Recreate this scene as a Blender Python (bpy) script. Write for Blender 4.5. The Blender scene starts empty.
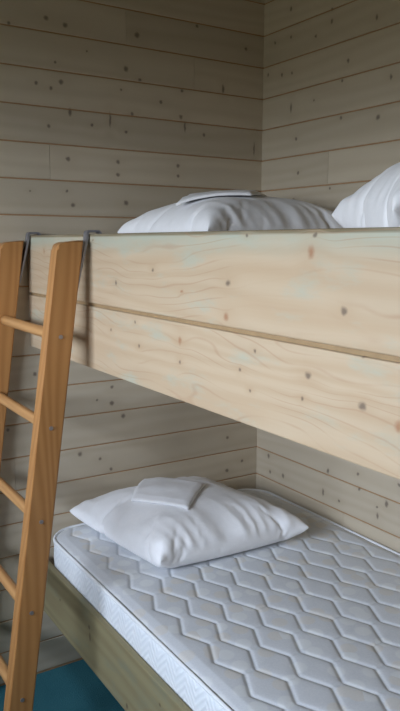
import bpy, bmesh, math, random
from mathutils import Vector, Matrix, noise
from mathutils.bvhtree import BVHTree

SC = bpy.context.scene
COL = SC.collection
random.seed(7)

# ------------------------------------------------------------------ helpers
def link(name, me, mat=None, parent=None):
    o = bpy.data.objects.new(name, me)
    COL.objects.link(o)
    if mat is not None:
        for m in (mat if isinstance(mat, (list, tuple)) else [mat]):
            me.materials.append(m)
    if parent is not None:
        o.parent = parent
        o.location = -parent.location          # meshes are written in room coordinates
    return o

def from_bm(name, bm, mat=None, parent=None, smooth=False):
    bmesh.ops.recalc_face_normals(bm, faces=bm.faces)
    me = bpy.data.meshes.new(name)
    bm.to_mesh(me)
    bm.free()
    if smooth:
        for p in me.polygons:
            p.use_smooth = True
    return link(name, me, mat, parent)

def thing(name, label, cat, loc, group=None):
    o = bpy.data.objects.new(name, None)
    COL.objects.link(o)
    o.location = loc
    o.empty_display_size = .05
    return tag(o, label, cat, group)

def tag(o, label, cat, group=None):
    o['label'] = label
    o['category'] = cat
    if group:
        o['group'] = group
    return o

def struct(o):
    o['kind'] = 'structure'
    return o

def box(bm, x0, x1, y0, y1, z0, z1, bev=0, seg=2, mi=0):
    r = bmesh.ops.create_cube(bm, size=1)
    vs = r['verts']
    for v in vs:
        v.co = Vector(((x0+x1)/2+v.co.x*(x1-x0), (y0+y1)/2+v.co.y*(y1-y0), (z0+z1)/2+v.co.z*(z1-z0)))
    fs = set(f for v in vs for f in v.link_faces)
    if bev:
        es = list(set(e for v in vs for e in v.link_edges))
        rb = bmesh.ops.bevel(bm, geom=es, offset=bev, segments=seg, affect='EDGES', profile=.5)
        fs = set(rb['faces']) | set(f for f in fs if f.is_valid)
    for f in fs:
        if f.is_valid:
            f.material_index = mi
    return fs

def tube(bm, pts, r, n=8, closed=False, cap=True):
    N = len(pts)
    rings = []
    for i, p in enumerate(pts):
        p = Vector(p)
        a = Vector(pts[(i-1) % N]) if (closed or i > 0) else p
        b = Vector(pts[(i+1) % N]) if (closed or i < N-1) else p
        t = (b-a).normalized()
        up = Vector((0, 0, 1)) if abs(t.z) < .9 else Vector((1, 0, 0))
        s = t.cross(up).normalized()
        u = s.cross(t)
        rr = r(i/(N-1)) if callable(r) else r
        rings.append([bm.verts.new(p+(s*math.cos(2*math.pi*k/n)+u*math.sin(2*math.pi*k/n))*rr) for k in range(n)])
    for i in range(N if closed else N-1):
        A, B = rings[i], rings[(i+1) % N]
        for k in range(n):
            bm.faces.new((A[k], A[(k+1) % n], B[(k+1) % n], B[k]))
    if cap and not closed:
        bm.faces.new(rings[0][::-1])
        bm.faces.new(rings[-1])

# ------------------------------------------------------------------ materials
class NT:
    def __init__(self, name):
        self.m = bpy.data.materials.new(name)
        self.m.use_nodes = True
        self.t = self.m.node_tree
        self.b = self.t.nodes['Principled BSDF']
    def n(self, typ, **kw):
        nd = self.t.nodes.new(typ)
        for k, v in kw.items():
            setattr(nd, k, v)
        return nd
    def l(self, a, b):
        self.t.links.new(a, b)
    def put(self, sock, v):
        if isinstance(v, bpy.types.NodeSocket):
            self.l(v, sock)
        elif v is not None:
            sock.default_value = v
    def math(self, op, a, b=None, c=None, clamp=False):
        nd = self.n('ShaderNodeMath', operation=op, use_clamp=clamp)
        for i, v in enumerate((a, b, c)):
            self.put(nd.inputs[i], v)
        return nd.outputs[0]
    def vmath(self, op, a, b=None, c=None):
        nd = self.n('ShaderNodeVectorMath', operation=op)
        for i, v in enumerate((a, b, c)):
            self.put(nd.inputs[i], v)
        return nd.outputs['Value'] if op in ('LENGTH', 'DOT_PRODUCT') else nd.outputs['Vector']
    def comb(self, x, y, z=0.0):
        nd = self.n('ShaderNodeCombineXYZ')
        for i, v in enumerate((x, y, z)):
            self.put(nd.inputs[i], v)
        return nd.outputs[0]
    def noise(self, vec, scale=5, detail=3, rough=.55, dist=0.0, dim='3D'):
        nd = self.n('ShaderNodeTexNoise', noise_dimensions=dim)
        self.put(nd.inputs['Vector'], vec)
        nd.inputs['Scale'].default_value = scale
        nd.inputs['Detail'].default_value = detail
        nd.inputs['Roughness'].default_value = rough
        nd.inputs['Distortion'].default_value = dist
        return nd.outputs['Fac']
    def rng(self, v, a, b, c=0.0, d=1.0, smooth=False):
        nd = self.n('ShaderNodeMapRange')
        if smooth:
            nd.interpolation_type = 'SMOOTHSTEP'
        self.put(nd.inputs[0], v)
        for i, x in enumerate((a, b, c, d)):
            nd.inputs[i+1].default_value = x
        return nd.outputs[0]
    def mix(self, f, a, b, mode='MIX'):
        nd = self.n('ShaderNodeMix', data_type='RGBA', blend_type=mode)
        self.put(nd.inputs[0], f)
        self.put(nd.inputs[6], (*a, 1) if isinstance(a, tuple) and len(a) == 3 else a)
        self.put(nd.inputs[7], (*b, 1) if isinstance(b, tuple) and len(b) == 3 else b)
        return nd.outputs[2]
    def bump(self, h, strength=.3, dist=.002):
        nd = self.n('ShaderNodeBump')
        nd.inputs['Strength'].default_value = strength
        nd.inputs['Distance'].default_value = dist
        self.l(h, nd.inputs['Height'])
        self.l(nd.outputs[0], self.b.inputs['Normal'])

def wood(name, ax, light, grain, knot, knots=(), kr=.0065, per_board=.0, ring=26, grain_amt=.5, seed=0.,
         rough=.6, stain=None, red=None, fine=.35, knot_soft=.3, lines=0.):
    """pine: ax names the object axes (along the grain, across it, depth); knots = (u, v, a, b[, reddish])"""
    w = NT(name)
    tc = w.n('ShaderNodeTexCoord')
    sp = w.n('ShaderNodeSeparateXYZ')
    w.l(tc.outputs['Object'], sp.inputs[0])
    u, v, d = (sp.outputs['XYZ'.index(a)] for a in ax)
    p = w.comb(u, v, 0.0)
    pk = p
    if knots:                                       # a little wobble so that no knot is a clean ellipse
        wob = w.n('ShaderNodeTexNoise')
        w.l(tc.outputs['Object'], wob.inputs['Vector'])
        wob.inputs['Scale'].default_value = 70
        wv = w.vmath('MULTIPLY', w.vmath('SUBTRACT', wob.outputs['Color'], (.5, .5, .5)), (.008, .008, 0))
        pk = w.vmath('ADD', p, wv)
    mk = mr = None
    halo = None
    warp = None
    for k in knots:
        ku, kv, a, b = k[:4]
        df = w.vmath('SUBTRACT', pk, (ku, kv, 0))
        ln = w.vmath('LENGTH', w.vmath('MULTIPLY', df, (1/(kr*a), 1/(kr*b), 0)))
        m = w.rng(ln, 1.15, knot_soft, 0, 1, True)
        if len(k) > 4:
            mr = m if mr is None else w.math('MAXIMUM', mr, m)
        else:
            mk = m if mk is None else w.math('MAXIMUM', mk, m)
        g = w.rng(w.vmath('LENGTH', w.vmath('MULTIPLY', df, (1/(kr*a*7), 1/(kr*b*4), 0))), 0, 1, 1, 0, True)
        halo = g if halo is None else w.math('MAXIMUM', halo, g)
        pull = w.math('MULTIPLY', g, math.copysign(.0035*max(a, b), math.sin(ku*97+kv*31)))
        warp = pull if warp is None else w.math('ADD', warp, pull)
    if warp is not None:
        v = w.math('ADD', v, warp)
    off = seed
    if per_board:
        geo = w.n('ShaderNodeNewGeometry')
        rpi = geo.outputs['Random Per Island']
        off = w.math('MULTIPLY_ADD', rpi, 37.0, seed)
    low = w.noise(w.comb(w.math('MULTIPLY', u, .7), w.math('MULTIPLY', v, 5.0), off), 1.6, 1, .4)
    rings = w.math('MULTIPLY_ADD', v, float(ring), w.math('MULTIPLY', low, ring*.16))
    rings = w.math('ADD', rings, w.math('MULTIPLY', d, float(ring)))
    saw = w.math('PINGPONG', rings, .5)
    ringm = w.rng(saw, .02, .5, 0, 1, True)
    fin = w.noise(w.comb(w.math('MULTIPLY', u, 3.0), w.math('MULTIPLY', v, 150.0), off), 1.0, 3, .6)
    gm = w.math('MULTIPLY', w.math('MULTIPLY_ADD', fin, fine, w.math('MULTIPLY', ringm, 1-fine)), grain_amt, clamp=True)
    col = w.mix(gm, light, grain)
    blot = w.noise(w.comb(w.math('MULTIPLY', u, 1.5), w.math('MULTIPLY', v, 6.0), off), 2.3, 3, .55)
    col = w.mix(w.rng(blot, .35, .7, 0, .3), col, tuple(c*.82 for c in light))
    if stain:                                       # weathered patches that follow the boards
        st = w.noise(w.comb(w.math('MULTIPLY', u, 5.0), w.math('MULTIPLY', v, 16.0), seed+5.), 1.25, 4, .6)
        col = w.mix(w.rng(st, .52, .74, 0, stain[1], True), col, stain[0])
        if len(stain) > 2:                          # weathered band along the upper edge
            sb = w.math('MULTIPLY', w.rng(sp.outputs['Z'], stain[2]-.06, stain[2]-.01, 0, .9, True), w.rng(st, .3, .6, .4, 1))
            col = w.mix(sb, col, stain[0])
            eb = w.math('MULTIPLY', w.rng(sp.outputs['Z'], stain[2]-.009, stain[2]-.006, 0, 1), w.rng(fin, .3, .6, .45, .8))
            col = w.mix(eb, col, (.13, .085, .03))
    if lines:
        lo2 = w.noise(w.comb(w.math('MULTIPLY', u, 1.1), w.math('MULTIPLY', v, 4.0), w.math('ADD', off, 3.3)), 1.5, 2, .5)
        l2 = w.math('PINGPONG', w.math('MULTIPLY_ADD', v, 44., w.math('MULTIPLY', lo2, 11.)), .5)
        lm = w.math('MULTIPLY', w.rng(l2, .12, .0, 0, 1, True), w.rng(blot, .42, .62, .1, 1, True))
        col = w.mix(w.math('MULTIPLY', lm, lines), col, red or grain)
    if halo is not None:
        col = w.mix(w.math('MULTIPLY', halo, .33), col, grain)
    if mr is not None:
        col = w.mix(w.math('MULTIPLY', mr, .85), col, red or (.25, .10, .05))
    if mk is not None:
        col = w.mix(w.math('MULTIPLY', mk, .75), col, knot)
    if per_board:
        col = w.mix(1.0, col, w.comb(*([w.rng(rpi, 0, 1, 1-per_board, 1+per_board)]*3)), 'MULTIPLY')
    w.l(col, w.b.inputs['Base Color'])
    w.b.inputs['Roughness'].default_value = rough
    w.b.inputs['Specular IOR Level'].default_value = .3
    w.bump(fin, .12, .001)
    return w.m

def plain(name, col, rough=.6, metal=0.):
    w = NT(name)
    tc = w.n('ShaderNodeTexCoord')
    f = w.noise(tc.outputs['Object'], 40, 3)
    w.l(w.mix(w.rng(f, .3, .7, 0, 1), tuple(c*.9 for c in col), tuple(min(1, c*1.08) for c in col)), w.b.inputs['Base Color'])
    w.b.inputs['Roughness'].default_value = rough
    w.b.inputs['Metallic'].default_value = metal
    return w.m

KB= [(-0.986, 2.198, 1, 1), (-0.865, 2.232, 1.3, 1.3), (-0.801, 2.221, 1.3, 1.3), (-0.541, 2.23, 1.5, 1.5), (-0.3, 2.297, 1, 1), (-0.838, 2.103, 0.8, 0.8), (-0.727, 2.152, 0.6, 0.6), (-0.585, 2.114, 1.4, 1.4), (-0.531, 2.085, 1, 1), (-0.904, 2.031, 1, 1), (-0.82, 2.044, 1.3, 1.3), (-0.854, 2.021, 1, 1), (-0.362, 2.068, 1, 1), (-0.604, 2.044, 0.7, 0.7), (-0.449, 2.021, 1.1, 1.1), (-0.791, 1.953, 1, 2.2), (-0.647, 1.941, 0.7, 4), (-0.563, 1.969, 1, 1), (-0.367, 1.978, 1.3, 1.3), (-0.35, 1.945, 0.7, 3), (-0.865, 1.902, 1, 1), (-0.714, 1.919, 1, 1), (-0.587, 1.907, 1, 1), (-0.802, 1.803, 1.2, 1.2), (-0.619, 1.805, 1.2, 1.2), (-0.62, 1.761, 1.1, 1.1), (-0.379, 1.806, 1.2, 1.2), (-0.379, 1.77, 1, 1), (-0.083, 2.25, 1, 1), (-0.185, 2.095, 0.8, 2.5), (-0.038, 1.89, 0.6, 4), (-0.268, 1.923, 1, 1), (-0.788, 1.654, 1.2, 1.2), (-0.59, 1.667, 1.4, 1.4), (-0.935, 1.694, 0.6, 0.6), (-0.808, 1.699, 0.8, 0.8), (-0.655, 1.018, 1.1, 1.1), (-0.656, 0.959, 1.4, 1.4), (-0.612, 0.906, 1.4, 1.4), (-0.783, 0.789, 1.4, 1.4), (-0.706, 0.759, 1, 1), (-0.663, 0.714, 1, 1), (-0.714, 0.977, 0.7, 0.7), (-0.148, 0.757, 1.1, 1.1), (-0.075, 0.648, 1, 1), (-0.149, 0.62, 1.3, 1.3), (-0.938, 1.092, 1.2, 1.2), (-1.037, 0.912, 1, 1), (-0.987, 0.141, 1, 1)]
KR= [(-0.158, 2.364, 1, 1.6), (-0.374, 2.308, 1, 1), (-0.162, 2.268, 1, 1), (-0.376, 2.27, 1.1, 1.5), (-0.582, 2.231, 1, 1.6), (-0.297, 2.24, 1, 1), (-0.069, 2.268, 1, 1), (-0.46, 2.125, 1, 1.4), (-0.114, 2.146, 1, 1.4), (-0.172, 2.142, 1, 1), (-0.03, 2.161, 1, 1.4), (-0.652, 2.039, 1, 1.5), (-0.435, 2.067, 1, 1), (-0.171, 2.02, 0.9, 3.2), (-0.296, 2.028, 0.7, 0.7), (-0.436, 1.948, 1.1, 1.1), (-0.604, 1.927, 1.5, 1.5), (-0.204, 1.907, 1.1, 1.1), (-0.22, 1.785, 1.1, 1.1), (-0.199, 1.689, 1.3, 1.3), (-0.393, 1.72, 0.9, 0.9), (-0.08, 0.678, 1.2, 1.8), (-0.092, 0.615, 1.2, 1.4), (-0.175, 0.622, 1.4, 1.6), (-0.43, 0.713, 1, 1.8), (-0.58, 0.744, 1.1, 1.1), (-0.588, 0.692, 1, 1.2), (-0.408, 0.626, 1, 2.4), (-0.764, 0.759, 1.1, 1.1), (-0.492, 0.618, 1, 1), (-0.715, 0.679, 1.3, 2), (-0.678, 0.625, 1, 1.9), (-0.674, 0.655, 0.8, 0.8)]
KF= [(-1.392, 1.515, 1.9, 2.6, 1), (-1.155, 1.453, 1.9, 1.5), (-1.15, 1.387, 1.9, 1.9, 1), (-1.473, 1.425, 1.5, 1.5), (-1.4, 1.542, 1.2, 1), (-1.215, 1.543, 1, 0.8), (-1.245, 1.333, 1, 1), (-1.517, 1.362, 1.1, 1), (-0.156, 1.503, 1, 2.2, 1), (-0.662, 1.429, 1.3, 1.6), (-0.855, 1.468, 1.1, 1.1), (-0.983, 1.426, 1.6, 0.7, 1), (-0.629, 1.308, 1, 1), (-0.783, 1.285, 1.2, 1.2), (-0.975, 1.32, 1.6, 2, 1), (-0.764, 1.341, 0.9, 1), (-1.198, 1.29, 1.1, 1), (-1.393, 1.311, 1.8, 1.6), (-1.519, 1.283, 1.9, 1.7), (-1.38, 1.268, 0.9, 0.8), (-1.231, 1.255, 0.8, 0.8), (-1.594, 1.267, 1.9, 2, 1), (-0.975, 1.274, 1, 1), (-0.526, 1.536, 0.8, 0.6), (-0.342, 1.365, 0.8, 0.8)]
KL= [(-0.45, 0.367, 0.9, 2.6), (-0.445, 0.396, 1.2, 1.4), (-0.694, 0.287, 1, 1.4), (-0.21, 0.377, 0.7, 0.8), (-0.879, 0.4, 0.8, 0.8)]

rk = random.Random(11)
KB += [(rk.uniform(XL0, -1.12), rk.uniform(.1, 2.4), rk.uniform(.8, 1.5), rk.uniform(.8, 1.6)) for XL0 in [-3.0] for _ in range(42)]
KR += [(rk.uniform(-3.0, -.82), rk.uniform(.1, 2.4), rk.uniform(.8, 1.4), rk.uniform(.9, 2.2)) for _ in range(42)]
WALL_L, WALL_G, WALL_K = (.55, .478, .37), (.44, .362, .26), (.12, .09, .075)
M_back = wood('whitewashed_pine_back', 'XZY', WALL_L, WALL_G, WALL_K, KB, .0075, .07, 18, .55, 2.)
M_right = wood('whitewashed_pine_right', 'YZX', WALL_L, WALL_G, WALL_K, KR, .0070, .07, 18, .55, 9.)
M_other = wood('whitewashed_pine_rest', 'YZX', WALL_L, WALL_G, WALL_K, (), .006, .07, 18, .55, 14.)
M_other2 = wood('whitewashed_pine_front', 'XZY', WALL_L, WALL_G, WALL_K, (), .006, .07, 18, .55, 17.)
M_ceil = wood('pine_ceiling', 'YXZ', (.34, .28, .20), (.27, .20, .13), WALL_K, (), .006, .07, 18, .5, 21.)
M_tongue = plain('bare_pine_tongue', (.38, .22, .11), .8)
M_fascia = wood('weathered_pine_bunk', 'YZX', (.52, .41, .285), (.42, .285, .17), (.10, .07, .055), KF, .0052, .03, 30, .6, 4.,
                .55, ((.40, .42, .34), .7, 1.552), (.34, .17, .09), .4, .2, .34)
M_rail = wood('weathered_pine_rail', 'YZX', (.27, .235, .13), (.19, .15, .08), (.07, .045, .03), KL, .0075, .0, 26, .8, 8.,
              .6, ((.19, .20, .14), .6))
M_strip = plain('aged_pine_edge', (.30, .20, .10), .7)
M_deck = wood('pine_deck', 'YXZ', (.55, .45, .31), (.40, .29, .17), WALL_K, (), .006, .05, 20, .5, 31.)
M_ladder = wood('varnished_pine_ladder', 'ZXY', (.46, .225, .078), (.30, .125, .036), (.12, .05, .02), (), .006, .0, 42, .75, 3., .38)
M_rung = wood('varnished_pine_rung', 'YZX', (.55, .30, .12), (.38, .17, .06), (.12, .05, .02), (), .006, .0, 40, .7, 6., .35)
M_plug = plain('grey_screw_head', (.32, .28, .26), .4, .6)
M_steel = plain('galvanised_steel', (.30, .30, .33), .45, .75)
M_frame = plain('white_window_paint', (.75, .75, .73), .4)

def carpet():
    w = NT('teal_carpet')
    tc = w.n('ShaderNodeTexCoord')
    a = w.noise(tc.outputs['Object'], 260, 3, .7)
    b = w.noise(tc.outputs['Object'], 9, 3, .6)
    col = w.mix(w.rng(a, .3, .7, 0, 1), (.032, .135, .165), (.065, .22, .26))
    col = w.mix(w.rng(b, .4, .7, 0, .35), col, (.028, .13, .175))
    w.l(col, w.b.inputs['Base Color'])
    w.b.inputs['Roughness'].default_value = .95
    w.b.inputs['Specular IOR Level'].default_value = .1
    w.bump(a, .8, .004)
    return w.m
M_carpet = carpet()

def cotton(name, col, sc=30., bump=.25):
    w = NT(name)
    tc = w.n('ShaderNodeTexCoord')
    a = w.noise(tc.outputs['Object'], sc, 4, .6, .6)
    w.l(w.mix(w.rng(a, .3, .7), tuple(c*.96 for c in col), col), w.b.inputs['Base Color'])
    w.b.inputs['Roughness'].default_value = .85
    w.b.inputs['Specular IOR Level'].default_value = .15
    w.b.inputs['Sheen Weight'].default_value = .1
    w.bump(a, bump, .004)
    return w.m
M_pillow = cotton('white_cotton_cover', (.91, .91, .93))
M_case = cotton('white_folded_cotton', (.88, .88, .90), 45., .15)

def ticking(side):
    w = NT('mattress_border_fabric' if side else 'mattress_quilt_fabric')
    tc = w.n('ShaderNodeTexCoord')
    if side:
        sp = w.n('ShaderNodeSeparateXYZ')
        w.l(tc.outputs['Object'], sp.inputs[0])
        run = w.math('ADD', sp.outputs['X'], sp.outputs['Y'])
        z = w.math('MULTIPLY', w.math('PINGPONG', w.math('MULTIPLY', run, 1.0), .045), 1.1)
        st = w.math('PINGPONG', w.math('MULTIPLY', w.math('ADD', sp.outputs['Z'], z), 1.0), .011)
        m = w.rng(st, .001, .010, 0, 1, True)
        n = w.noise(tc.outputs['Object'], 60, 3, .6)
        col = w.mix(w.math('MULTIPLY', m, w.rng(n, .35, .6, .35, 1)), (.72, .755, .80), (.80, .835, .87))
        w.bump(m, .45, .003)
    else:
        vo = w.n('ShaderNodeTexVoronoi', voronoi_dimensions='2D')
        w.l(tc.outputs['Object'], vo.inputs['Vector'])
        vo.inputs['Scale'].default_value = 17.
        vo.inputs['Randomness'].default_value = .75
        dot = w.rng(vo.outputs['Distance'], .42, .30, 0, 1, True)
        sepc = w.n('ShaderNodeSeparateColor')
        w.l(vo.outputs['Color'], sepc.inputs[0])
        yel = w.math('GREATER_THAN', sepc.outputs[0], .66)
        n = w.noise(tc.outputs['Object'], 220, 2, .6)
        base = w.mix(w.rng(n, .3, .7), (.64, .665, .70), (.70, .72, .75))
        wh = w.math('MULTIPLY', w.math('LESS_THAN', sepc.outputs[0], .45), .55)
        col = w.mix(w.math('MULTIPLY', dot, wh), base, (.80, .82, .82))
        col = w.mix(w.math('MULTIPLY', w.math('MULTIPLY', dot, yel), .4), col, (.72, .66, .56))
        w.bump(n, .15, .001)
    w.l(col, w.b.inputs['Base Color'])
    w.b.inputs['Roughness'].default_value = .75
    w.b.inputs['Specular IOR Level'].default_value = .25
    return w.m
M_quilt, M_border = ticking(False), ticking(True)
M_piping = cotton('mattress_piping', (.80, .82, .85), 80., .1)

# ------------------------------------------------------------------ the room
Z0, S = 2.1927, .115                  # height of one seam in the panelling, board spacing
XL, YF, ZC = -3.05, -3.10, 2.48       # left wall, front wall, ceiling

def boards(bm, ax, a0, a1, face, out, joints, rng, cut=None, gap=.0042):
    """panel boards of one wall: ax = run axis, face = plane of the board fronts, out = direction into the wall"""
    for k in range(-3, 20):
        lo, hi = Z0-k*S, Z0-(k-1)*S
        lo, hi = max(lo, 0), min(hi, ZC)
        if hi-lo < .01:
            continue
        js = joints.get(k)
        if js is None:
            js = [rng.uniform(a0, a1)] if rng.random() < .5 else []
            js = [j for j in js if j < -1.7]
        cuts = [a0]+sorted(js)+[a1]
        for i in range(len(cuts)-1):
            s, e = cuts[i]+(.0006 if i else 0), cuts[i+1]-(.0006 if i < len(cuts)-2 else 0)
            spans = [(s, e)]
            if cut and hi > cut[2] and lo < cut[3]:
                spans = [(s, min(e, cut[0])), (max(s, cut[1]), e)]
            for s2, e2 in spans:
                if e2-s2 < .01:
                    continue
                g = gap if hi < ZC-.001 else 0
                f0, f1 = sorted((face, face+out*.012))
                if ax == 'X':
                    fs = box(bm, s2, e2, f0, f1, lo+gap*.3, hi-g*.7)
                else:
                    fs = box(bm, f0, f1, s2, e2, lo+gap*.3, hi-g*.7)
                es = set()
                for f in fs:
                    c = f.calc_center_median()
                    q = c.y if ax == 'X' else c.x
                    if abs(q-face) < 1e-5:
                        for ed in f.edges:
                            d = ed.verts[0].co-ed.verts[1].co
                            if abs(d.z) < 1e-5:
                                es.add(ed)
                bmesh.ops.bevel(bm, geom=list(es), offset=.0018, segments=1, affect='EDGES')

def wall(name, ax, a0, a1, face, out, mat, joints, seed, cut=None):
    bm = bmesh.new()
    boards(bm, ax, a0, a1, face, out, joints, random.Random(seed), cut)
    def slab(s, e, z0, z1):
        f0, f1 = sorted((face+out*.003, face+out*.16))
        if ax == 'X':
            box(bm, s, e, f0, f1, z0, z1, mi=1)
        else:
            box(bm, f0, f1, s, e, z0, z1, mi=1)
    if cut:
        slab(a0-.15, cut[0], 0, ZC); slab(cut[1], a1+.15, 0, ZC)
        slab(cut[0], cut[1], 0, cut[2]); slab(cut[0], cut[1], cut[3], ZC)
    else:
        slab(a0-.15, a1+.15, 0, ZC)
    return struct(from_bm(name, bm, [mat, M_tongue]))

WIN = (-2.25, -.45, 1.30, 2.15)        # y0, y1, z0, z1 of the window in the left wall
wall('wall_back', 'X', XL, 0, 0, 1, M_back, {0: [-.583], 1: [-.312], 4: [-.865], 13: [-1.018], 12: [], 2: [], 3: []}, 1)
wall('wall_right', 'Y', YF, 0, 0, 1, M_right, {4: [-.38], 15: [-.516]}, 2)
wall('wall_left', 'Y', YF, 0, XL, -1, M_other, {}, 3, WIN)
wall('wall_front', 'X', XL, 0, YF, -1, M_other2, {}, 4)

bm = bmesh.new()
box(bm, XL-.16, .16, YF-.16, .16, -.1, 0)
struct(from_bm('floor', bm, M_carpet))
bm = bmesh.new()
for i in range(28):
    x0 = XL-.01+i*.115
    box(bm, x0+.001, min(x0+.114, .01), YF-.01, .01, ZC, ZC+.012, .002, 1)
box(bm, XL-.16, .16, YF-.16, .16, ZC+.008, ZC+.1, mi=1)
struct(from_bm('ceiling', bm, [M_ceil, M_tongue]))

# window: frame, mullion, sill, panes
y0, y1, z0, z1 = WIN
wd = bpy.data.objects.new('window_1', None)
COL.objects.link(wd)
wd.location = (XL-.08, (y0+y1)/2, z0)
struct(wd)
bm = bmesh.new()
t = .055
for a in ((y0, y1, z0, z0+t), (y0, y1, z1-t, z1), (y0, y0+t, z0+t, z1-t), (y1-t, y1, z0+t, z1-t), ((y0+y1)/2-.03, (y0+y1)/2+.03, z0+t, z1-t)):
    box(bm, XL-.13, XL-.08, *a, .004, 1)
from_bm('window_frame', bm, M_frame, wd)
bm = bmesh.new()
box(bm, XL-.08, XL+.05, y0-.04, y1+.04, z0-.028, z0-.001, .005)
from_bm('window_sill', bm, M_frame, wd)
g = NT('window_glass')
g.t.nodes.remove(g.b)
tr, gl, mx = g.n('ShaderNodeBsdfTransparent'), g.n('ShaderNodeBsdfGlossy'), g.n('ShaderNodeMixShader')
gl.inputs['Roughness'].default_value = .02
lw = g.n('ShaderNodeFresnel'); lw.inputs['IOR'].default_value = 1.3
g.l(lw.outputs[0], mx.inputs[0]); g.l(tr.outputs[0], mx.inputs[1]); g.l(gl.outputs[0], mx.inputs[2])
g.l(mx.outputs[0], g.t.nodes['Material Output'].inputs['Surface'])
for a, b in ((y0+t, (y0+y1)/2-.03), ((y0+y1)/2+.03, y1-t)):
    bm = bmesh.new()
    box(bm, XL-.107, XL-.103, a, b, z0+t, z1-t)
    from_bm('window_pane', bm, g.m, wd)

# ------------------------------------------------------------------ built-in bunk bed
W = .9508
BEDL = -2.05
bunk = thing('bunk_bed', 'built-in pine bunk bed with wide weathered plank sides against the whitewashed panelling', 'bunk bed', (-W/2, -1.0, 0))

def plank(name, z0, z1, mat, th=.024, bev=.003):
    bm = bmesh.new()
    box(bm, -W, -W+th, BEDL, -.001, z0, z1, bev, 2)
    return from_bm(name, bm, mat, bunk)
o = plank('side_board', 1.3680, 1.552, M_fascia)
o['label'] = 'upper plank of the top bunk side, green-grey along its upper edge'
o = plank('side_board', 1.188, 1.3590, M_fascia)
o['label'] = 'lower plank of the top bunk side'
o = plank('side_rail', .2637, .4517, M_rail, .020)
o['label'] = 'greenish brown side plank of the bottom bunk'
bm = bmesh.new()                       # strip closing the joint between the two planks from behind
box(bm, -W+.007, -W+.026, BEDL, -.002, 1.3592, 1.3678)
from_bm('tongue_strip', bm, M_strip, bunk)
for zt in (1.488, .405):
    bm = bmesh.new()
    box(bm, -W+(.047 if zt > 1 else .022), -.002, BEDL, -.002, zt-.022, zt)
    from_bm('bed_base', bm, M_deck, bunk)
bm = bmesh.new()
box(bm, -W, -.002, BEDL-.03, BEDL-.001, 0, 1.552, .003, 1)
from_bm('end_panel', bm, M_deck, bunk)

# ------------------------------------------------------------------ mattress
MX0, MX1, MY0, MY1, MZ0, MZ1, MR = -.929, -.010, -2.03, -.014, .407, .541, .11
matt = thing('mattress', 'white quilted mattress with hexagon stitching and pale piping on the bottom bunk', 'mattress', ((MX0+MX1)/2, (MY0+MY1)/2, MZ0))

def perim(inset=0., n=10, step=.02):
    pts = []
    x0, x1, y0, y1, r = MX0+inset, MX1-inset, MY0+inset, MY1-inset, MR-inset
    for cx, cy, a0 in ((x1-r, y1-r, 0), (x0+r, y1-r, 90), (x0+r, y0+r, 180), (x1-r, y0+r, 270)):
        for i in range(n+1):
            a = math.radians(a0+90*i/n)
            pts.append((cx+r*math.cos(a), cy+r*math.sin(a)))
    out = []
    for i, p in enumerate(pts):
        q = pts[(i+1) % len(pts)]
        L = math.dist(p, q)
        k = max(1, int(L/step)) if L > 1e-6 else 0
        out += [(p[0]+(q[0]-p[0])*j/k, p[1]+(q[1]-p[1])*j/k) for j in range(k)]
    return out

def seg_d(px, py, ax, ay, bx, by):
    dx, dy = bx-ax, by-ay
    t = max(0, min(1, ((px-ax)*dx+(py-ay)*dy)/(dx*dx+dy*dy)))
    return math.hypot(px-ax-t*dx, py-ay-t*dy)

HP, HS, HA = .147, .0685, .0175        # hexagon pitch along y, row spacing in x, half swing of the zigzag
def quilt_d(x, y):
    best = 9
    n0 = math.floor((x+.844)/HS)
    for n in range(max(0, n0-1), n0+3):
        xn = -.844+HS*n
        sg = 1 if n % 2 == 0 else -1
        m0 = math.floor((y+.765)/(HP/2))
        for m in (m0-1, m0, m0+1):
            ya, yb = -.765+m*HP/2, -.765+(m+1)*HP/2
            xa = xn+sg*HA*(1 if m % 2 == 0 else -1)
            xb = xn-sg*HA*(1 if m % 2 == 0 else -1)
            best = min(best, seg_d(x, y, xa, ya, xb, yb))
            if (m % 2 == 0) == (sg > 0):        # crest of this row meets the trough of the next
                best = min(best, seg_d(x, y, xa, ya, xn+HS-HA, ya)*1.2+.0025)
    return best

def rim_d(x, y):
    d = min(x-MX0, MX1-x, y-MY0, MY1-y)
    qx = max(0, MX0+MR-x, x-(MX1-MR)); qy = max(0, MY0+MR-y, y-(MY1-MR))
    if qx > 0 and qy > 0:
        d = MR-math.hypot(qx, qy)
    return d

bm = bmesh.new()
NX, NY = 250, 420
gridv = []
for i in range(NX+1):
    row = []
    for j in range(NY+1):
        x = MX0+(MX1-MX0)*i/NX
        t = j/NY
        y = MY1-(1.42*t/.78 if t < .78 else 1.42+(MY1-MY0-1.42)*(t-.78)/.22)
        qx = max(0, MX0+MR-x, x-(MX1-MR)); qy = max(0, MY0+MR-y, y-(MY1-MR))
        if qx > 0 and qy > 0:                   # pull the square corner onto the rounded one
            s = max(qx, qy)/math.hypot(qx, qy)
            cx = MX0+MR if x < -.4 else MX1-MR
            cy = MY0+MR if y < -1 else MY1-MR
            x, y = cx+(x-cx)*s, cy+(y-cy)*s
        e = max(0, rim_d(x, y))
        q = min(quilt_d(x, y), .03)
        fade = min(1, max(0, (e-.012)/.03))
        puff = ((1-math.exp(-q/.0032))*.0042+(1-math.exp(-q/.012))*.002)*fade
        z = MZ1-.004+puff-.010*max(0, 1-e/.022)**2
        z += .002*noise.noise(Vector((x*5, y*5, 0)))
        row.append(bm.verts.new((x, y, z)))
    gridv.append(row)
for i in range(NX):
    for j in range(NY):
        bm.faces.new((gridv[i][j], gridv[i][j+1], gridv[i+1][j+1], gridv[i+1][j]))
from_bm('quilted_top', bm, M_quilt, matt, True)
bm = bmesh.new()
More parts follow.
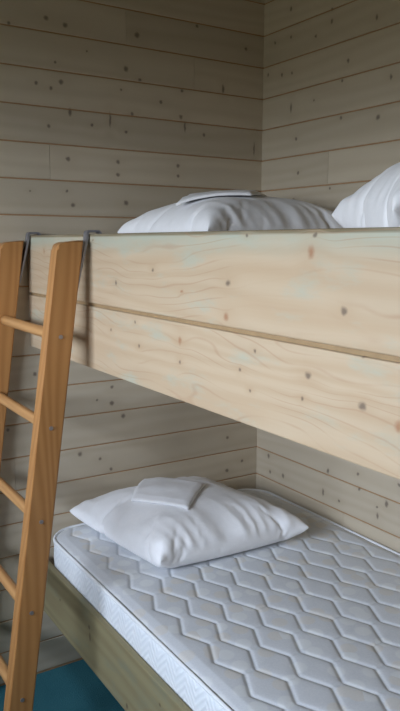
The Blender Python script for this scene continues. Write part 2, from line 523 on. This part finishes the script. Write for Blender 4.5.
P0, rows = perim(), []
prof = [(.007, MZ0), (.002, MZ0+.004), (.0005, MZ0+.02), (-.0015, MZ0+.05), (-.002, MZ0+.07), (-.001, MZ0+.10), (.001, MZ1-.014), (.004, MZ1-.010)]
for ins, z in prof:
    rows.append([bm.verts.new((*p, z)) for p in perim(max(0, ins)) ] if False else [])
cxm, cym = (MX0+MX1)/2, (MY0+MY1)/2
def inset_pt(p, ins):
    nx = ny = 0
    qx = p[0]-max(MX0+MR, min(MX1-MR, p[0])); qy = p[1]-max(MY0+MR, min(MY1-MR, p[1]))
    L = math.hypot(qx, qy)
    return (p[0]-qx/L*ins, p[1]-qy/L*ins)
rows = []
for ins, z in prof:
    r = []
    for i, p in enumerate(P0):
        wv = .0012*noise.noise(Vector((p[0]*9, p[1]*9, z*30)))
        r.append(bm.verts.new((*inset_pt(p, ins+.002+wv), z)))
    rows.append(r)
for a, b in zip(rows, rows[1:]):
    for i in range(len(a)):
        j = (i+1) % len(a)
        bm.faces.new((a[i], a[j], b[j], b[i]))
bm.faces.new(rows[0][::-1])
from_bm('border_panel', bm, M_border, matt, True)
bm = bmesh.new()
tube(bm, [(*inset_pt(p, .004), MZ1-.0075+.001*noise.noise(Vector((p[0]*12, p[1]*12, 3)))) for p in P0], .0052, 8, True)
from_bm('piping', bm, M_piping, matt, True)

# ------------------------------------------------------------------ ladder
SL = .1394
TILT = math.atan(SL)
YR0, YR1, YL0, YL1 = -.525, -.481, -.048, -.004
lad = thing('ladder', 'orange varnished pine ladder leaning on the top bunk by two grey metal hooks', 'ladder', (-1.15, -.265, 0))
def lx(z):                              # stile centre line
    return -1.012-SL*(1.533-z)

def stile(ya, yb):
    bm = bmesh.new()
    h = .0355
    top, n = 1.533, 8
    prof = [(-h, 0.0), (h, 0.0), (h, top+.002)]
    r = .021
    for i in range(n+1):                # rounded front top corner
        a = math.radians(90+90*i/n)
        prof.append((-h+r+r*math.cos(a), top-r-.003+r*math.sin(a)))
    A = [bm.verts.new((lx(z)+x, ya, z)) for x, z in prof]
    B = [bm.verts.new((lx(z)+x, yb, z)) for x, z in prof]
    bm.faces.new(A); bm.faces.new(B[::-1])
    N = len(prof)
    for i in range(N):
        bm.faces.new((A[i], B[i], B[(i+1) % N], A[(i+1) % N]))
    es = [e for e in bm.edges if abs(e.verts[0].co.y-e.verts[1].co.y) < 1e-6 or
          (abs(e.verts[0].co.y-e.verts[1].co.y) > .01 and e.calc_face_angle(0) > 1.0)]
    bmesh.ops.bevel(bm, geom=es, offset=.0045, segments=3, affect='EDGES', profile=.5)
    o = from_bm('stile', bm, M_ladder, lad)
    for p in o.data.polygons:
        p.use_smooth = p.area < 4e-4
    return o
RZ = (1.284, 1.042, .789, .537, .291)
for ya, yb, face in ((YR0, YR1, YR0), (YL0, YL1, None)):
    st = stile(ya, yb)
    if face is not None:
        for z in RZ:
            bm = bmesh.new()
            r = bmesh.ops.create_cone(bm, cap_ends=True, segments=14, radius1=.006, radius2=.0055, depth=.003,
                                      matrix=Matrix.Translation((lx(z), face-.0006, z)) @ Matrix.Rotation(math.radians(90), 4, 'X'))
            pl = from_bm('screw_head', bm, M_plug)
            pl.parent = st
            pl['label'] = 'small grey screw head'
for z in RZ:
    bm = bmesh.new()
    x = lx(z)
    tube(bm, [(x, YL0+.012-(YL0-YR1+.024)*i/12, z) for i in range(13)], .0155, 16)
    from_bm('rung', bm, M_rung, lad, True)

def hook(yc):
    bm = bmesh.new()
    hw = .011
    th = .006
    xb = lx(1.40)+.0355+.002
    xo, xi = -W-.007, -W+.024+.007
    zt = 1.552+.0055
    path = [(xb, 1.40), (xo-.001, 1.54)]
    for i in range(7):
        a = math.radians(180-90*i/6)
        path.append((xo+.008+.008*math.cos(a), zt-.006+.008*math.sin(a)))
    for i in range(7):
        a = math.radians(90-90*i/6)
        path.append((xi-.008+.008*math.cos(a), zt-.006+.008*math.sin(a)))
    path += [(xi, 1.53), (xi, 1.505)]
    L = []
    for i, (x, z) in enumerate(path):
        a = Vector(path[max(0, i-1)]); b = Vector(path[min(len(path)-1, i+1)])
        t = (b-a).normalized(); nx = Vector((-t.y, t.x))
        q = []
        for s, w_ in ((1, -1), (1, 1), (-1, 1), (-1, -1)):
            q.append(bm.verts.new((x+nx.x*th/2*s, yc+hw*w_, z+nx.y*th/2*s)))
        L.append(q)
    for A, B in zip(L, L[1:]):
        for k in range(4):
            bm.faces.new((A[k], A[(k+1) % 4], B[(k+1) % 4], B[k]))
    bm.faces.new(L[0][::-1]); bm.faces.new(L[-1])
    o = from_bm('hook', bm, M_steel, lad)
    o['label'] = 'grey metal hook over the top plank'
hook(YR0+.027)
hook(YL0+.018)

# ------------------------------------------------------------------ pillows
def sim_pillow(w, d, M, floor_z, back=None, side=None, nx=64, ny=56, pressure=15., frames=42, seed=1):
    """a sewn two-sided cover, inflated and dropped onto the bed with the cloth solver"""
    bm = bmesh.new()
    lay = []
    for s in (1, -1):
        g = [[None]*(ny+1) for _ in range(nx+1)]
        for i in range(nx+1):
            for j in range(ny+1):
                u, v = 2*i/nx-1, 2*j/ny-1
                rim = i in (0, nx) or j in (0, ny)
                if s == -1 and rim:
                    g[i][j] = lay[0][i][j]
                    continue
                h = .035*((1-u*u)*(1-v*v))**.5*s
                h += .004*noise.noise(Vector((u*3+seed*5, v*3, s*7)))*(0 if rim else 1)
                g[i][j] = bm.verts.new((u*w/2, v*d/2, h))
        lay.append(g)
        for i in range(nx):
            for j in range(ny):
                q = [g[i][j], g[i+1][j], g[i+1][j+1], g[i][j+1]]
                bm.faces.new(q if s == 1 else q[::-1])
    me = bpy.data.meshes.new('cover')
    bm.to_mesh(me); bm.free()
    me.transform(M)
    ob = bpy.data.objects.new('cover', me)
    COL.objects.link(ob)
    tmp = []
    def plane(vs):
        m = bpy.data.meshes.new('c'); m.from_pydata(vs, [], [(0, 1, 2, 3)])
        o = bpy.data.objects.new('c', m); COL.objects.link(o)
        o.modifiers.new('c', 'COLLISION')
        o.collision.thickness_outer = .004; o.collision.cloth_friction = 20; o.collision.damping = .5
        tmp.append(o)
    plane([(-2, -3, floor_z), (1, -3, floor_z), (1, 1, floor_z), (-2, 1, floor_z)])
    if back is not None:
        plane([(1, back, -1), (1, back, 3), (-2, back, 3), (-2, back, -1)])
    if side is not None:
        plane([(side, -3, -1), (side, -3, 3), (side, 1, 3), (side, 1, -1)])
    cl = ob.modifiers.new('cl', 'CLOTH')
    s = cl.settings
    s.quality = 8; s.mass = .077
    s.tension_stiffness = 30; s.compression_stiffness = 6; s.shear_stiffness = 4; s.bending_stiffness = .02
    s.tension_damping = 4; s.compression_damping = 3; s.shear_damping = 3; s.air_damping = 3
    s.use_pressure = True; s.uniform_pressure_force = pressure
    cl.collision_settings.distance_min = .004
    cl.collision_settings.use_self_collision = False
    cl.collision_settings.collision_quality = 4
    SC.frame_start, SC.frame_end = 1, frames
    cl.point_cache.frame_start, cl.point_cache.frame_end = 1, frames
    for f in range(1, frames+1):
        SC.frame_set(f)
    dg = bpy.context.evaluated_depsgraph_get()
    nm = bpy.data.meshes.new_from_object(ob.evaluated_get(dg))
    for o in [ob]+tmp:
        bpy.data.objects.remove(o)
    SC.frame_set(1)
    return nm

def crease(nx, ny, amp, seed):
    """gathers running in from the seams and a few loose folds on the upper cloth"""
    def ridge(a, b, c):
        return 1-2.2*abs(noise.noise(Vector((a, b, c+seed*3.7))))
    def f(bm):
        bm.verts.ensure_lookup_table()
        bm.normal_update()
        mv = []
        for i in range(nx+1):
            for j in range(ny+1):
                u, v = 2*i/nx-1, 2*j/ny-1
                ev = max(0, (abs(v)-.25)/.75); eu = max(0, (abs(u)-.35)/.65)
                rim = min(1, (1-abs(u))/.08)*min(1, (1-abs(v))/.08)
                a = ev**1.2*ridge(u*6.5+.5*v, v*1.1, 1)*.9
                b = eu**1.2*ridge(v*5.5-.4*u, u*1.1, 5)*.6
                c = .35*ridge(u*2.6+v*1.2, v*2.0-u*.6, 9)
                mv.append((bm.verts[i*(ny+1)+j], (a+b+c)*amp*rim))
        ns = [v.normal.copy() for v, _ in mv]
        for (v, d), n in zip(mv, ns):
            v.co += n*(d if n.z > 0 else -d)
    return f

def put_pillow(me, label, floor_z, finish=None):
    bm = bmesh.new(); bm.from_mesh(me)
    if finish:
        finish(bm)
    for v in bm.verts:
        v.co.z = max(v.co.z, floor_z)
    bmesh.ops.recalc_face_normals(bm, faces=bm.faces)
    m2 = bpy.data.meshes.new('pillow'); bm.to_mesh(m2); bm.free()
    for p in m2.polygons:
        p.use_smooth = True
    lo = Vector([min(v.co[a] for v in m2.vertices) for a in range(3)])
    hi = Vector([max(v.co[a] for v in m2.vertices) for a in range(3)])
    c = Vector(((lo.x+hi.x)/2, (lo.y+hi.y)/2, lo.z))
    m2.transform(Matrix.Translation(-c))
    o = link('pillow', m2, M_pillow)
    o.location = c
    sd = o.modifiers.new('smooth', 'SUBSURF'); sd.levels = 1; sd.render_levels = 1
    tag(o, label, 'pillow', 'white bed pillows')
    bv = BVHTree.FromPolygons([v.co+c for v in m2.vertices], [list(p.vertices) for p in m2.polygons])
    return o, bv

R = math.radians
SH = Matrix.Identity(4); SH[0][1] = -.17         # the cover sits pulled a little askew
M1 = Matrix.Translation((-.528, -.312, .660)) @ Matrix.Rotation(R(8), 4, 'X') @ SH @ Matrix.Rotation(R(-3), 4, 'Z')
p1, bv1 = put_pillow(sim_pillow(.575, .57, M1, .541, -.006, None, pressure=19, seed=1),
                     'plump white pillow on the hexagon-quilted mattress of the bottom bunk', .5445, crease(64, 56, .008, 1))
M2 = Matrix.Translation((-.33, -.34, 1.60)) @ Matrix.Rotation(R(4), 4, 'X')
p2, bv2 = put_pillow(sim_pillow(.67, .60, M2, 1.489, -.006, -.006, pressure=18, seed=2),
                     'white pillow on the top bunk at the wall corner, beneath a thin folded cloth', 1.4895, crease(64, 56, .006, 2))
M3 = Matrix.Translation((-.32, -1.29, 1.65)) @ Matrix.Rotation(R(-32), 4, 'Z')
p3, bv3 = put_pillow(sim_pillow(.66, .60, M3, 1.489, None, -.006, pressure=42, seed=3),
                     'nearest white pillow on the top bunk, at the right with nothing lying on it', 1.4895, crease(64, 56, .007, 3))

def folded(bv, corners, label, th=.016, conform=1., lift=.003, n=26):
    """a flat folded cover lying on a pillow: corners a, b, c, d in plan, top layer folded short"""
    a, b, c, d = (Vector(q) for q in corners)
    hs = {}
    for i in range(n+1):
        for j in range(n+1):
            s, t = i/n, j/n
            p = (a*(1-s)+b*s)*(1-t)+(d*(1-s)+c*s)*t
            h = bv.ray_cast(Vector((p.x, p.y, 3)), Vector((0, 0, -1)))[0]
            hs[i, j] = (p, h.z if h else None)
    zs = [z for _, z in hs.values() if z is not None]
    zm = sum(zs)/len(zs)
    # least-squares plane through the pillow top: the stiff folded cloth only partly follows it
    import itertools
    pts = [(p.x, p.y, z) for p, z in hs.values() if z is not None]
    mx = sum(q[0] for q in pts)/len(pts); my = sum(q[1] for q in pts)/len(pts)
    sxx = sum((q[0]-mx)**2 for q in pts); syy = sum((q[1]-my)**2 for q in pts); sxy = sum((q[0]-mx)*(q[1]-my) for q in pts)
    sxz = sum((q[0]-mx)*(q[2]-zm) for q in pts); syz = sum((q[1]-my)*(q[2]-zm) for q in pts)
    D = sxx*syy-sxy*sxy
    A, B = (sxz*syy-syz*sxy)/D, (syz*sxx-sxz*sxy)/D
    bm = bmesh.new()
    T, Bo = {}, {}
    for (i, j), (p, z) in hs.items():
        zp = zm+A*(p.x-mx)+B*(p.y-my)
        base = zp*(1-conform)+(zp if z is None else z)*conform
        if z is not None:
            base = max(base, z)
        base += lift
        e = min(i, n-i, j, n-j)/n
        rnd = 1 if e > .04 else math.sqrt(max(0, 1-(1-e/.04)**2))
        wr = .0022*noise.noise(Vector((p.x*22, p.y*22, 1)))
        step = .003 if (j/n > .1 and i/n < .93) else 0
        T[i, j] = bm.verts.new((p.x, p.y, base+.004+(th-.004)*(.45+.55*rnd)+wr+step*rnd))
        Bo[i, j] = bm.verts.new((p.x, p.y, base))
    for i in range(n):
        for j in range(n):
            bm.faces.new((T[i, j], T[i+1, j], T[i+1, j+1], T[i, j+1]))
            bm.faces.new((Bo[i, j], Bo[i, j+1], Bo[i+1, j+1], Bo[i+1, j]))
    for k in range(n):
        for q in (((k, 0), (k+1, 0)), ((n, k), (n, k+1)), ((k+1, n), (k, n)), ((0, k+1), (0, k))):
            u, v = q
            bm.faces.new((T[v], T[u], Bo[u], Bo[v]))
    lo = Vector((a+c)/2)
    o = from_bm('folded_pillowcase', bm, M_case, None, True)
    zl = min(v.co.z for v in o.data.vertices)
    o.data.transform(Matrix.Translation((-lo.x, -lo.y, -zl)))
    o.location = (lo.x, lo.y, zl)
    tag(o, label, 'pillowcase', 'folded white pillowcases')
    return o
folded(bv1, [(-.715, -.265), (-.607, -.448), (-.455, -.310), (-.582, -.095)],
       'folded white pillowcase lying flat on the pillow of the bottom bunk', .009, .8)
folded(bv2, [(-.60, -.36), (-.40, -.48), (-.13, -.24), (-.34, -.12)],
       'thin folded white pillowcase lying on the top bunk pillow in the corner', .011, .5)

# ------------------------------------------------------------------ daylight
wld = bpy.data.worlds.new('overcast_sky')
SC.world = wld
wld.use_nodes = True
nt = wld.node_tree
bg = nt.nodes['Background']
tc = nt.nodes.new('ShaderNodeTexCoord')
sp = nt.nodes.new('ShaderNodeSeparateXYZ')
cr = nt.nodes.new('ShaderNodeValToRGB')
nt.links.new(tc.outputs['Generated'], sp.inputs[0])
mr = nt.nodes.new('ShaderNodeMapRange')
mr.inputs[1].default_value = -1; mr.inputs[2].default_value = 1
nt.links.new(sp.outputs['Z'], mr.inputs[0])
nt.links.new(mr.outputs[0], cr.inputs[0])
el = cr.color_ramp.elements
el[0].position = 0; el[0].color = (.08, .085, .07, 1)
el[1].position = 1; el[1].color = (.78, .92, 1.15, 1)
e = el.new(.47); e.color = (.09, .095, .075, 1)
e = el.new(.53); e.color = (.76, .84, .95, 1)
nt.links.new(cr.outputs[0], bg.inputs['Color'])
bg.inputs['Strength'].default_value = 26.0
la = bpy.data.lights.new('window_daylight', 'AREA')
la.shape = 'RECTANGLE'
la.size, la.size_y = z1-z0, y1-y0
la.cycles.is_portal = True
lo = bpy.data.objects.new('window_daylight', la)
COL.objects.link(lo)
lo.location = (XL-.14, (y0+y1)/2, (z0+z1)/2)
lo.rotation_euler = (0, R(-90), 0)

# ------------------------------------------------------------------ camera
C = Vector((-1.728402, -2.282207, 1.526805))
Rv = Vector((.844849, -.534986, .004517)); Uv = Vector((.079186, .133392, .987895)); Fv = Vector((.529112, .834264, -.155059))
cam = bpy.data.cameras.new('camera')
cam.sensor_fit = 'VERTICAL'; cam.sensor_height = 36; cam.sensor_width = 36
cam.lens = 710.376/711*36
cam.clip_start = .02
co = bpy.data.objects.new('camera', cam)
COL.objects.link(co)
m3 = Matrix((Rv, Uv, -Fv)).transposed()
co.matrix_world = Matrix.Translation(C) @ m3.to_4x4()
SC.camera = co
SC.view_settings.view_transform = 'Standard'
SC.view_settings.look = 'None'
SC.view_settings.exposure = 0.0
SC.view_settings.gamma = 1
SC.view_settings.use_curve_mapping = False
SC.cycles.max_bounces = 8
SC.cycles.diffuse_bounces = 6
